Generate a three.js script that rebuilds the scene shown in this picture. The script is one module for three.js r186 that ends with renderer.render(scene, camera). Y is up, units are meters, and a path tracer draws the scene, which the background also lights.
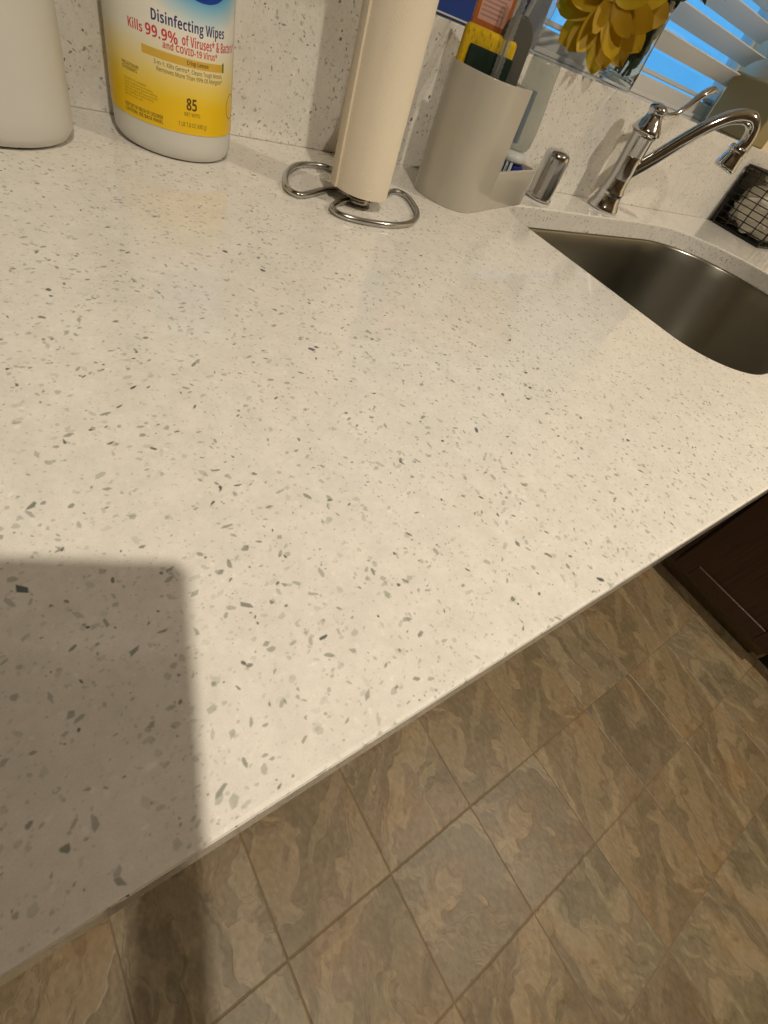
import * as THREE from 'three';
import { mergeGeometries, mergeVertices, toCreasedNormals } from 'three/addons/utils/BufferGeometryUtils.js';
import { RoundedBoxGeometry } from 'three/addons/geometries/RoundedBoxGeometry.js';
import { MarchingCubes } from 'three/addons/objects/MarchingCubes.js';

// ---------------------------------------------------------------- camera, sky, exposure
const scene = new THREE.Scene();
const camera = new THREE.PerspectiveCamera(95.05, 768 / 1024, 0.005, 30);
camera.rotation.order = 'YXZ';
camera.rotation.set(-0.8209, -0.9044, 0.4386);
camera.position.set(0, 1.0895, 0.0088);
scene.add(camera);
scene.background = new THREE.Color().setRGB(0.10, 0.46, 0.95);      // deep blue evening sky behind the blind
const renderer = new THREE.WebGLRenderer({ antialias: true });
renderer.toneMapping = THREE.LinearToneMapping;
renderer.toneMappingExposure = 1.0;
renderer.shadowMap.enabled = true;
const WARM = new THREE.Color().setRGB(1.0, 0.89, 0.72);
const LIGHT_X = -0.05, POWER_MAIN = 5.4, POWER_SECOND = 0.2, POWER_FAR = 6.2;

// ---------------------------------------------------------------- helpers
let seed = 7;
const rnd = () => { seed = (seed + 0x6d2b79f5) | 0; let t = Math.imul(seed ^ (seed >>> 15), 1 | seed); t = (t + Math.imul(t ^ (t >>> 7), 61 | t)) ^ t; return ((t ^ (t >>> 14)) >>> 0) / 4294967296; };
const rr = (a, b) => a + (b - a) * rnd();
const V = (x, y, z) => new THREE.Vector3(x, y, z);
const taken = new Map();
function numbered(n) { const k = taken.get(n) || 0; taken.set(n, k + 1); return k ? n + '_' + String(k).padStart(3, '0') : n; }
function mesh(name, geo, mat, parent) {
  const m = new THREE.Mesh(geo, mat); m.name = parent ? name : numbered(name);
  m.castShadow = m.receiveShadow = true; (parent || scene).add(m); return m;
}
function thing(name, label, category, pos = [0, 0, 0], turn = 0, group) {
  const o = new THREE.Group(); o.name = numbered(name); o.position.set(...pos); o.rotation.y = turn;
  o.userData = { label, category }; if (group) o.userData.group = group; scene.add(o); return o;
}
function tag(o, label, category, group) { o.userData = { label, category }; if (group) o.userData.group = group; return o; }
function structure(name, label, category, geo, mat) {
  const m = mesh(name, geo, mat); m.userData = { kind: 'structure', label, category }; return m;
}
const box = (w, h, d, x = 0, y = 0, z = 0) => new THREE.BoxGeometry(w, h, d).translate(x, y, z);
const span = (x0, x1, y0, y1, z0, z1) => box(x1 - x0, y1 - y0, z1 - z0, (x0 + x1) / 2, (y0 + y1) / 2, (z0 + z1) / 2);
const rbox = (x0, x1, y0, y1, z0, z1, r = 0.003, s = 2) => new RoundedBoxGeometry(x1 - x0, y1 - y0, z1 - z0, s, r).translate((x0 + x1) / 2, (y0 + y1) / 2, (z0 + z1) / 2);
const lathe = (pts, seg = 40) => new THREE.LatheGeometry(pts.map(([r, y]) => new THREE.Vector2(r, y)), seg);
const tube = (pts, r, seg = 40, rad = 10, closed = false) => new THREE.TubeGeometry(new THREE.CatmullRomCurve3(pts, closed, 'centripetal'), seg, r, rad, closed);
function rod(a, b, r, rad = 8) {
  const d = b.clone().sub(a), g = new THREE.CylinderGeometry(r, r, d.length(), rad);
  g.applyQuaternion(new THREE.Quaternion().setFromUnitVectors(V(0, 1, 0), d.clone().normalize()));
  return g.translate((a.x + b.x) / 2, (a.y + b.y) / 2, (a.z + b.z) / 2);
}
function taperTube(pts, radii, seg = 40, rad = 14) {          // a tube whose radius follows its length
  const c = new THREE.CatmullRomCurve3(pts, false, 'centripetal'), g = new THREE.TubeGeometry(c, seg, 1, rad, false), p = g.attributes.position;
  for (let i = 0; i <= seg; i++) {
    const t = i / seg, o = c.getPointAt(t), k = t * (radii.length - 1), j = Math.min(radii.length - 2, Math.floor(k)), r = radii[j] + (radii[j + 1] - radii[j]) * (k - j);
    for (let q = 0; q <= rad; q++) { const n = i * (rad + 1) + q; p.setXYZ(n, o.x + (p.getX(n) - o.x) * r, o.y + (p.getY(n) - o.y) * r, o.z + (p.getZ(n) - o.z) * r); }
  }
  g.computeVertexNormals(); return g;
}
function roundRect(x0, x1, y0, y1, r, path = new THREE.Shape()) {   // r: one radius or [x0y0, x1y0, x1y1, x0y1]
  const [a, b, c, d] = Array.isArray(r) ? r : [r, r, r, r], H = Math.PI / 2;
  path.moveTo(x0 + a, y0); path.lineTo(x1 - b, y0); path.absarc(x1 - b, y0 + b, b, -H, 0);
  path.lineTo(x1, y1 - c); path.absarc(x1 - c, y1 - c, c, 0, H); path.lineTo(x0 + d, y1); path.absarc(x0 + d, y1 - d, d, H, 2 * H);
  path.lineTo(x0, y0 + a); path.absarc(x0 + a, y0 + a, a, 2 * H, 3 * H); return path;
}
const crease = (g, a) => { g.scale(100, 100, 100); const n = toCreasedNormals(g, a); n.scale(0.01, 0.01, 0.01); return n; };   // its grid is coarse, so work in centimetres
// value noise that repeats after `per` cells
function noise2(sd) {
  const h = (x, y) => { let n = Math.imul(x, 374761393) ^ Math.imul(y, 668265263) ^ Math.imul(sd, 1442695041); n = Math.imul(n ^ (n >>> 13), 1274126177); return ((n ^ (n >>> 16)) >>> 0) / 4294967296; };
  return (x, y, per = 1 << 20) => {
    const i = Math.floor(x), j = Math.floor(y), fx = x - i, fy = y - j, u = fx * fx * (3 - 2 * fx), v = fy * fy * (3 - 2 * fy);
    const m = (k) => ((k % per) + per) % per, a = h(m(i), m(j)), b = h(m(i + 1), m(j)), c = h(m(i), m(j + 1)), d = h(m(i + 1), m(j + 1));
    return a + (b - a) * u + (c - a) * v + (a - b - c + d) * u * v;
  };
}
function fbm(n, x, y, o = 4) { let s = 0, a = 0.5, t = 0; for (let i = 0; i < o; i++) { s += a * n(x, y); t += a; x *= 2.03; y *= 2.03; a *= 0.5; } return s / t; }
function canvas(w, h) { const c = document.createElement('canvas'); c.width = w; c.height = h; return [c, c.getContext('2d')]; }
function texture(c, srgb = true) {
  const t = new THREE.CanvasTexture(c); if (srgb) t.colorSpace = THREE.SRGBColorSpace;
  t.wrapS = t.wrapT = THREE.RepeatWrapping; t.magFilter = THREE.LinearFilter; return t;
}
const std = (hex, roughness = 0.6, extra = {}) => new THREE.MeshPhysicalMaterial({ color: hex, roughness, ...extra });

// ---------------------------------------------------------------- materials
const QUARTZ_SIZE = 0.66;
function quartzTexture() {
  const N = 2048, [c, g] = canvas(N, N), k = N / QUARTZ_SIZE / 1000;       // pixels per millimetre
  g.fillStyle = 'rgb(236,232,225)'; g.fillRect(0, 0, N, N);
  const chip = (mm, style, stretch) => {
    const x = rnd() * N, y = rnd() * N, n = 4 + Math.floor(rnd() * 4), a0 = rnd() * 7, R = mm * k / 2, ca = Math.cos(a0), sa = Math.sin(a0), st = rr(1, stretch), pts = [];
    for (let i = 0; i < n; i++) { const a = (i + rr(-0.3, 0.3)) / n * 6.2832, r = R * rr(0.7, 1.15), u = Math.cos(a) * r * st, v = Math.sin(a) * r / Math.sqrt(st); pts.push([u * ca - v * sa, u * sa + v * ca]); }
    g.fillStyle = style;
    for (const dx of [-N, 0, N]) for (const dy of [-N, 0, N]) {
      if (x + dx < -60 || x + dx > N + 60 || y + dy < -60 || y + dy > N + 60) continue;
      g.beginPath(); pts.forEach(([u, v], i) => (i ? g.lineTo(x + dx + u, y + dy + v) : g.moveTo(x + dx + u, y + dy + v))); g.closePath(); g.fill();
    }
  };
  const q = (lo, hi) => lo + (hi - lo) * Math.pow(rnd(), 2.2);
  for (let i = 0; i < 45000; i++) { const w = rnd(), t = Math.floor(rr(150, 205)); chip(q(0.5, 1.5), `rgba(${t + 4},${t},${t - 12},${rr(0.15, 0.55) * (0.5 + w / 2)})`, 1.6); }
  for (let i = 0; i < 11000; i++) { const t = Math.floor(rr(130, 190)); chip(q(0.8, 3.7), `rgba(${t},${t + 3},${t - 8},${rr(0.15, 0.5)})`, 1.8); }
  for (let i = 0; i < 5000; i++) chip(q(0.8, 2.6), `rgba(250,247,240,${rr(0.3, 0.7)})`, 1.6);
  for (let i = 0; i < 3900; i++) { const t = Math.floor(rr(92, 150)); chip(q(0.7, 3.3), `rgba(${t - 2},${t + 2},${t - 6},${rr(0.3, 0.7)})`, 2.2); }
  for (let i = 0; i < 2000; i++) { const t = Math.floor(rr(52, 96)); chip(q(0.5, 2.4), `rgba(${t},${t},${t - 8},${rr(0.35, 0.82)})`, 2.4); }
  for (let i = 0; i < 26; i++) chip(rr(3.0, 4.6), `rgba(84,88,96,0.85)`, 1.5);
  const d = g.getImageData(0, 0, N, N), n1 = noise2(3), p = d.data;
  for (let y = 0, o = 0; y < N; y++) for (let x = 0; x < N; x++, o += 4) {
    const s = (rnd() - 0.5) * 9 + (n1(x / 32, y / 32, 64) - 0.5) * 8 + (n1(x / 8, y / 8, 256) - 0.5) * 7;
    p[o] += s; p[o + 1] += s; p[o + 2] += s * 1.1;
  }
  g.putImageData(d, 0, 0); return texture(c);
}
const quartzMap = quartzTexture(); quartzMap.repeat.set(1 / QUARTZ_SIZE, 1 / QUARTZ_SIZE);
const quartz = new THREE.MeshPhysicalMaterial({ map: quartzMap, roughness: 0.075, ior: 1.52 });

function slateTextures(sd) {
  const N = 320, [c, g] = canvas(N, N), [b, gb] = canvas(N, N), d = g.createImageData(N, N), db = gb.createImageData(N, N);
  const n1 = noise2(sd), n2 = noise2(sd + 50), n3 = noise2(sd + 90), tone = rr(-5, 5), warmth = rr(-2, 2), lean = rr(-0.7, 0.7);
  const cl = (v, lo, hi) => Math.max(0, Math.min(1, (v - lo) / (hi - lo)));
  for (let y = 0, o = 0; y < N; y++) for (let x = 0; x < N; x++, o += 4) {
    const u = x / N, v = y / N, wx = fbm(n2, u * 4, v * 3, 3) - 0.5, wy = fbm(n3, u * 4, v * 3, 3) - 0.5;
    const a = fbm(n1, (u + lean * v) * 4.6 + wx * 2.2, v * 2.0 + wy * 1.6, 5), l = fbm(n2, (u + lean * v) * 6 + wx * 3.0, v * 2.4 + wy * 2.2, 4), r = fbm(n3, u * 2.6 + wx, v * 2.4 + 9, 3);
    const e = fbm(n1, u * 40, v * 26, 3) - 0.5, crease = Math.abs(a - 0.5) < 0.012 ? -9 : 0;
    const light = cl(l, 0.53, 0.60), dark = cl(a, 0.50, 0.40), rust = cl(r, 0.58, 0.74) * 0.3, olive = cl(r, 0.42, 0.30);
    let R = 139 + tone + warmth, G = 121 + tone, B = 94 + tone - warmth;
    R += light * 17 - dark * 13 + rust * 8 - olive * 6; G += light * 16 - dark * 12 - rust * 8 - olive * 3; B += light * 13 - dark * 11 - rust * 22 - olive * 4;
    const k = e * 26 + crease + (rnd() - 0.5) * 5;
    d.data[o] = R + k; d.data[o + 1] = G + k; d.data[o + 2] = B + k; d.data[o + 3] = 255;
    const hgt = 110 + light * 70 - dark * 50 + e * 70 + crease * 4; db.data[o] = db.data[o + 1] = db.data[o + 2] = hgt; db.data[o + 3] = 255;
  }
  g.putImageData(d, 0, 0); gb.putImageData(db, 0, 0); return [texture(c), texture(b, false)];
}
const slates = Array.from({ length: 9 }, (_, i) => { const [map, bump] = slateTextures(11 + i * 7); return new THREE.MeshPhysicalMaterial({ map, bumpMap: bump, bumpScale: 0.0009, roughness: 0.42, ior: 1.45 }); });

function woodTexture() {
  const [c, g] = canvas(512, 512), d = g.createImageData(512, 512), n = noise2(77);
  for (let y = 0, o = 0; y < 512; y++) for (let x = 0; x < 512; x++, o += 4) {
    const f = fbm(n, x / 14, y / 160, 4), k = 0.75 + 0.5 * f;
    d.data[o] = 62 * k; d.data[o + 1] = 40 * k; d.data[o + 2] = 24 * k; d.data[o + 3] = 255;
  }
  g.putImageData(d, 0, 0); const t = texture(c); t.repeat.set(2, 2); return t;
}
const walnut = new THREE.MeshPhysicalMaterial({ map: woodTexture(), roughness: 0.38 });
const paint = std('#efe0c2', 0.85), white = std('#eeeae2', 0.45), trimWhite = std('#dcd9d2', 0.4);
const chrome = new THREE.MeshPhysicalMaterial({ color: '#cfd0d2', metalness: 1, roughness: 0.09 });
const wireSteel = new THREE.MeshPhysicalMaterial({ color: '#b9b8b4', metalness: 1, roughness: 0.2 });
const steel = new THREE.MeshPhysicalMaterial({ color: '#a6a399', metalness: 1, roughness: 0.3, anisotropy: 0.75, anisotropyRotation: Math.PI / 2 });
const blackPaint = std('#0d0c0b', 0.4);

// ---------------------------------------------------------------- room shell
const CT = 0.915, WALL = -0.64, SPLASH = -0.62, RX = 2.25, LX = -2.6, FZ = 4.2, CEIL = 2.44;
const floorBase = structure('floor', 'brown slate-look tile floor in a square grid', 'floor', span(LX - 0.1, RX + 0.1, -0.06, -0.0007, WALL - 0.15, FZ + 0.1), std('#83725a', 0.8));
{
  const PX = 0.2185, PZ = 0.211, J = 0.0022, tg = [];
  for (let v = 0; v < 2; v++) {                                  // tile: a slab with chamfered rim
    const a = PX / 2 - J / 2, b = PZ / 2 - J / 2, i = 0.0016, yb = -0.003, s = new THREE.BufferGeometry();
    const ring = (ax, bz, y) => [[-ax, y, -bz], [ax, y, -bz], [ax, y, bz], [-ax, y, bz]];
    const p = [...ring(a - i, b - i, 0), ...ring(a, b, -0.0006), ...ring(a, b, yb)];
    const idx = [0, 2, 1, 0, 3, 2];
    for (let r = 0; r < 2; r++) for (let k = 0; k < 4; k++) { const A = r * 4 + k, B = r * 4 + (k + 1) % 4; idx.push(A, B, A + 4, B, B + 4, A + 4); }
    s.setAttribute('position', new THREE.Float32BufferAttribute(p.flat(), 3));
    s.setAttribute('uv', new THREE.Float32BufferAttribute(p.map(([x, , z]) => (v ? [0.5 - x / PX * 0.96, 0.5 - z / PZ * 0.96] : [0.5 + x / PX * 0.96, 0.5 + z / PZ * 0.96])).flat(), 2));
    s.setIndex(idx); const nn = s.toNonIndexed(); nn.computeVertexNormals(); tg.push(nn);
  }
  for (let r = 0; r < 13; r++) for (let c = -8; c < 8; c++) {
    const m = mesh('tile', tg[Math.floor(rnd() * 2)], slates[Math.floor(rnd() * slates.length)], floorBase);
    m.position.set(0.097 + (c + 0.5) * PX, rr(-0.0001, 0.0002), -0.0575 + (r + 0.5) * PZ);
  }
}
structure('ceiling', 'plain white kitchen ceiling', 'ceiling', span(LX - 0.1, RX + 0.1, CEIL, CEIL + 0.1, WALL - 0.15, FZ + 0.1), paint);
structure('wall_left', 'plain cream kitchen side wall', 'wall', span(LX - 0.1, LX, 0, CEIL, WALL - 0.15, FZ + 0.1), paint);
structure('wall_right', 'plain cream wall behind the right cabinet run', 'wall', span(RX, RX + 0.1, 0, CEIL, WALL - 0.15, FZ + 0.1), paint);
structure('wall_front', 'plain cream wall behind the photographer', 'wall', span(LX, RX, 0, CEIL, FZ, FZ + 0.1), paint);
const WX0 = 0.40, WX1 = 1.46, WY0 = 1.045, WY1 = 1.86;
{
  const s = new THREE.Shape(); s.moveTo(LX, 0); s.lineTo(RX, 0); s.lineTo(RX, CEIL); s.lineTo(LX, CEIL);
  const o = new THREE.Path(); o.moveTo(WX0, WY0); o.lineTo(WX0, WY1); o.lineTo(WX1, WY1); o.lineTo(WX1, WY0); s.holes.push(o);
  structure('wall_back', 'cream back wall around the sink window', 'wall', new THREE.ExtrudeGeometry(s, { depth: 0.15, bevelEnabled: false }).translate(0, 0, WALL - 0.15), paint);
}
// quartz upstand and the sill that tops it
const uvMetres = (g) => {                                          // planar uv in metres, by the way each face points
  const n = g.index ? g.toNonIndexed() : g; n.computeVertexNormals(); const p = n.attributes.position, m = n.attributes.normal, uv = [];
  for (let i = 0; i < p.count; i++) {
    const ax = Math.abs(m.getX(i)), ay = Math.abs(m.getY(i)), az = Math.abs(m.getZ(i));
    if (ay >= ax && ay >= az) uv.push(p.getX(i), p.getZ(i)); else if (az >= ax) uv.push(p.getX(i) + 0.31, p.getY(i)); else uv.push(p.getZ(i) + 0.17, p.getY(i));
  }
  n.setAttribute('uv', new THREE.Float32BufferAttribute(uv, 2)); return n;
};
structure('trim_1', 'speckled white quartz backsplash standing behind the counter', 'backsplash', uvMetres(rbox(LX, RX - 0.02, CT, 1.065, WALL, SPLASH, 0.0016)), quartz);
structure('trim_2', 'speckled quartz window sill ledge above the backsplash', 'window sill', uvMetres(span(WX0, WX1, WY0, 1.065, -0.79, WALL)), quartz);
// window
const win = new THREE.Group(); win.name = 'window_1'; win.userData = { kind: 'structure', label: 'white framed kitchen window above the sink', category: 'window' }; scene.add(win);
{
  const z0 = -0.79, z1 = -0.758, f = 0.034;
  mesh('frame', mergeGeometries([rbox(WX0, WX1, 1.065, 1.094, z0, z1), rbox(WX0, WX1, WY1 - f, WY1, z0, z1), rbox(WX0, WX0 + f, 1.094, WY1 - f, z0, z1), rbox(WX1 - 0.012, WX1, 1.094, WY1 - f, z0, z1)]), trimWhite, win);
  mesh('sash_rail', mergeGeometries([rbox(WX0 + f, WX1 - 0.012, 1.097, 1.104, z0 + 0.004, z1 - 0.005, 0.002), rbox(WX0, WX1, 1.065, 1.072, z1, z1 + 0.006, 0.002)]), trimWhite, win);
  mesh('pane', span(WX0 + f, WX1 - 0.012, 1.104, WY1 - f, -0.778, -0.775), new THREE.MeshPhysicalMaterial({ color: '#ffffff', transmission: 1, thickness: 0, roughness: 0.02, ior: 1.5 }), win);
}

// ---------------------------------------------------------------- countertop with the sink cut out
{
  const s = new THREE.Shape(); s.moveTo(LX, 0.003); s.lineTo(1.61, 0.003); s.lineTo(1.61, -1.35); s.lineTo(RX, -1.35); s.lineTo(RX, -WALL); s.lineTo(LX, -WALL); s.closePath();
  const hole = roundRect(0.612, 1.28, 0.113, 0.533, [0.09, 0.12, 0.2, 0.065], new THREE.Path()); s.holes.push(hole);
  const g = new THREE.ExtrudeGeometry(s, { depth: 0.026, bevelEnabled: true, bevelThickness: 0.002, bevelSize: 0.002, bevelOffset: -0.002, bevelSegments: 2, curveSegments: 20 });
  g.rotateX(-Math.PI / 2).translate(0, CT - 0.028, 0);
  tag(mesh('countertop', uvMetres(g), quartz), 'speckled white polished quartz countertop with a sink cutout', 'countertop');
}

// ---------------------------------------------------------------- sink
{
  const t = thing('kitchen_sink', 'brushed stainless steel undermount sink below the chrome faucet', 'sink', [0, 0, 0]);
  const rings = [[-0.03, 0.885], [-0.004, 0.885], [-0.001, 0.8845], [0.001, 0.882], [0.004, 0.86], [0.01, 0.72], [0.014, 0.70], [0.024, 0.684], [0.04, 0.676], [0.1, 0.674]];
  const pos = [], uvs = [], idx = []; let M = 0;
  rings.forEach(([ins, y]) => {
    const r = (k) => Math.max(0.02, k - ins), sh = roundRect(0.612 + ins, 1.28 - ins, 0.113 + ins, 0.533 - ins, [r(0.09), r(0.12), r(0.2), r(0.065)]);
    const pts = []; const cs = [[0.612 + ins + r(0.09), 0.113 + ins + r(0.09), r(0.09), 2], [1.28 - ins - r(0.12), 0.113 + ins + r(0.12), r(0.12), 3], [1.28 - ins - r(0.2), 0.533 - ins - r(0.2), r(0.2), 0], [0.612 + ins + r(0.065), 0.533 - ins - r(0.065), r(0.065), 1]];
    for (const [cx, cy, rad, q] of cs) for (let i = 0; i <= 14; i++) { const a = q * Math.PI / 2 + i / 14 * Math.PI / 2; pts.push([cx + rad * Math.cos(a), cy + rad * Math.sin(a)]); }
    M = pts.length; pts.forEach(([x, z], i) => { pos.push(x, y, -z); uvs.push(i / M * 2, y * 2 - ins); });
  });
  for (let k = 0; k < rings.length - 1; k++) for (let i = 0; i < M; i++) { const a = k * M + i, b = k * M + (i + 1) % M; idx.push(a, b, a + M, b, b + M, a + M); }
  const ctr = pos.length / 3; pos.push(0.95, 0.672, -0.32); uvs.push(0.5, 1); for (let i = 0; i < M; i++) idx.push((rings.length - 1) * M + i, (rings.length - 1) * M + (i + 1) % M, ctr);
  const g = new THREE.BufferGeometry(); g.setAttribute('position', new THREE.Float32BufferAttribute(pos, 3)); g.setAttribute('uv', new THREE.Float32BufferAttribute(uvs, 2)); g.setIndex(idx); g.computeVertexNormals();
  mesh('bowl', g, steel, t);
  mesh('drain', lathe([[0.001, 0.676], [0.03, 0.676], [0.042, 0.679], [0.046, 0.676], [0.046, 0.670]], 28).translate(0.95, 0, -0.32), chrome, t);
}

// ---------------------------------------------------------------- base cabinets
function door(parent, w, h, place) {                               // framed door lying in its own xy plane, facing +z
  const d = new THREE.Group(); d.name = 'door'; parent.add(d); place(d);
  mesh('panel', span(-w / 2 + 0.05, w / 2 - 0.05, 0.05, h - 0.05, 0, 0.01), walnut, d);
  for (const [x0, x1, y0, y1] of [[-w / 2, -w / 2 + 0.055, 0, h], [w / 2 - 0.055, w / 2, 0, h]]) mesh('stile', rbox(x0, x1, y0, y1, 0, 0.02), walnut, d);
  for (const y of [0, h - 0.055]) mesh('rail', rbox(-w / 2 + 0.055, w / 2 - 0.055, y, y + 0.055, 0, 0.019), walnut, d);
}
{
  const bays = [[-1.58, -0.8, 'dark walnut base cabinet under the far left counter end'], [-0.8, -0.02, 'dark walnut base cabinet under the canister end'], [-0.02, 0.56, 'dark walnut base cabinet left of the sink'], [0.56, 1.34, 'dark walnut sink base cabinet below the sink']];
  for (const [a, b, label] of bays) {
    const t = thing('base_cabinet', label, 'cabinet', [0, 0, 0], 0, 'base cabinets under the counter');
    const top = a === 0.56 ? 0.66 : 0.884;
    mesh('body', mergeGeometries([span(a + 0.001, b - 0.001, 0.1, top, -0.6, -0.075), span(a + 0.001, b - 0.001, 0.66, 0.884, -0.09, -0.075)]), walnut, t); mesh('toe_kick', span(a + 0.001, b - 0.001, 0, 0.1, -0.6, -0.135), blackPaint, t);
    for (const k of [0, 1]) door(t, (b - a) / 2 - 0.004, 0.77, (d) => d.position.set(a + (b - a) * (0.25 + 0.5 * k), 0.108, -0.075));
  }
  const t = thing('base_cabinet', 'dark walnut base cabinet at right with slate covered toe kick', 'cabinet', [1.66, 0, 0], 0, 'base cabinets under the counter');
  mesh('body', span(0, 0.58, 0.075, 0.884, -0.03, 0.36), walnut, t); mesh('corner_filler', span(0, 0.58, 0.075, 0.884, -0.6, -0.032), walnut, t);
  const kick = mesh('toe_kick', span(0.045, 0.58, 0, 0.075, -0.6, 0.36), slates[2], t); kick.userData.label = 'slate look strip along the toe kick';
  door(t, 0.37, 0.79, (d) => { d.position.set(0, 0.08, 0.16); d.rotation.y = -Math.PI / 2; });
  const w = thing('dishwasher', 'black appliance front beside the dark right cabinet', 'dishwasher', [1.66, 0, 0.362]);
  mesh('body', rbox(0, 0.57, 0.09, 0.884, 0, 0.6, 0.006), blackPaint, w); mesh('plinth', span(0.06, 0.58, 0, 0.09, 0.002, 0.598), blackPaint, w);
  mesh('handle', tube([V(-0.001, 0.8, 0.1), V(-0.03, 0.8, 0.11), V(-0.03, 0.8, 0.49), V(-0.001, 0.8, 0.5)], 0.007, 30, 8), wireSteel, w);
  const e = thing('base_cabinet', 'dark walnut end cabinet past the black appliance', 'cabinet', [1.66, 0, 0.965], 0, 'base cabinets under the counter');
  mesh('body', span(0, 0.58, 0.1, 0.884, 0, 0.37), walnut, e); mesh('toe_kick', span(0.11, 0.58, 0, 0.1, 0, 0.37), blackPaint, e);
  door(e, 0.36, 0.77, (d) => { d.position.set(0, 0.108, 0.185); d.rotation.y = -Math.PI / 2; });
}

{
  const t = thing('wall_cabinet', 'dark walnut wall cabinet above the left counter', 'cabinet', [0, 0, 0]);
  mesh('body', span(-0.646, 0.33, 1.345, 2.12, WALL + 0.001, -0.33), walnut, t);
  for (let k = 0; k < 2; k++) door(t, 0.484, 0.77, (d) => d.position.set(-0.646 + 0.246 + k * 0.488, 1.348, -0.33));
}

// ---------------------------------------------------------------- ceiling lights
function downlight(parent, x, y, z, power, shell) {                    // cone shade, glowing face, spot just below it
  mesh('shade', lathe([[0.016, 0.055], [0.026, 0.05], [0.04, 0.004], [0.04, -0.006], [0.0375, -0.006], [0.0375, 0.004], [0.024, 0.046], [0.001, 0.047]], 28).translate(x, y, z), shell, parent);
  mesh('lamp_face', lathe([[0.0005, 0.002], [0.03, 0.002], [0.03, 0.004], [0.0005, 0.004]], 24).translate(x, y, z), new THREE.MeshStandardMaterial({ color: '#fff4e0', emissive: WARM, emissiveIntensity: 14 }), parent);
  const l = new THREE.SpotLight(WARM, power, 0, 1.2, 0.7, 2); l.position.set(x, y - 0.012, z); l.target.position.set(x, y - 2, z); l.castShadow = true; l.shadow.radius = 1.1; l.shadow.mapSize.set(1024, 1024); parent.add(l, l.target);
}
{
  const t = thing('ceiling_light', 'bar ceiling light with two small downlight heads over the counter', 'lamp', [LIGHT_X, CEIL, 0.53]);
  mesh('canopy', lathe([[0.001, 0], [0.06, 0], [0.06, -0.018], [0.05, -0.026], [0.001, -0.028]], 32), white, t);
  mesh('arm', rbox(-0.014, 0.014, -0.05, -0.028, -0.17, 0.17, 0.006), white, t);
  downlight(t, 0, -0.105, 0.135, POWER_MAIN, white); downlight(t, 0, -0.105, -0.135, POWER_SECOND, white);
  const r = thing('ceiling_light', 'round ceiling downlight near the sink end of the room', 'lamp', [1.45, CEIL, 0.62]);
  mesh('canopy', lathe([[0.001, 0], [0.075, 0], [0.075, -0.012], [0.03, -0.03], [0.022, -0.05], [0.001, -0.05]], 32), white, r);
  downlight(r, 0, -0.105, 0, POWER_FAR, white);
}

// ---------------------------------------------------------------- blind
{
  const t = thing('window_blind', 'white slatted blind half open over the blue window', 'blind', [0, 0, -0.725]);
  const w = 0.038, n = 8, a = 0.62, prof = [], bx0 = 0.42, bx1 = 1.442;
  for (let i = 0; i <= n; i++) { const u = (i / n - 0.5) * w, b = 0.003 * (1 - (2 * i / n - 1) ** 2); prof.push([u * Math.cos(a) + b * Math.sin(a), -u * Math.sin(a) + b * Math.cos(a)]); }
  const s = new THREE.Shape(); prof.forEach(([z, y], i) => (i ? s.lineTo(z, y) : s.moveTo(z, y)));
  for (let i = n; i >= 0; i--) s.lineTo(prof[i][0] - 0.0012 * Math.sin(a), prof[i][1] - 0.0022 * Math.cos(a)); s.closePath();
  const g = new THREE.ExtrudeGeometry(s, { depth: bx1 - bx0, bevelEnabled: false }).rotateY(-Math.PI / 2).translate(bx1, 0, 0);
  g.scale(1, 1, -1); { const ix = g.index, p = g.attributes.position; if (!ix) for (let i = 0; i < p.count; i += 3) for (const at of Object.values(g.attributes)) for (let c = 0; c < at.itemSize; c++) { const q = at.array[(i + 1) * at.itemSize + c]; at.array[(i + 1) * at.itemSize + c] = at.array[(i + 2) * at.itemSize + c]; at.array[(i + 2) * at.itemSize + c] = q; } g.computeVertexNormals(); }
  const slatMat = std('#efeae0', 0.5);
  for (let i = 0; i < 17; i++) { const m = mesh('slat', g, slatMat, t); m.position.y = 1.143 + i * 0.0375; }
  mesh('headrail', rbox(bx0, bx1, 1.79, 1.826, -0.02, 0.02), white, t);
  for (const x of [0.5, 0.78, 1.04]) mesh('ladder_cord', rod(V(x, 1.125, 0.021), V(x, 1.8, 0.021), 0.0009, 5), white, t);
}

// ---------------------------------------------------------------- white canister
{
  const t = thing('canister', 'plain white plastic canister at the left end of the counter', 'canister', [0.026, CT, -0.552]);
  const m = std('#d5d3cc', 0.4);
  mesh('body', lathe([[0.001, 0], [0.05, 0], [0.057, 0.0025], [0.061, 0.009], [0.0615, 0.02], [0.0615, 0.235], [0.06, 0.24], [0.001, 0.24]], 56), m, t);
  mesh('lid', lathe([[0.001, 0.241], [0.063, 0.241], [0.0635, 0.245], [0.0635, 0.262], [0.06, 0.267], [0.001, 0.268]], 56), std('#e2e0da', 0.4), t);
}
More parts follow.
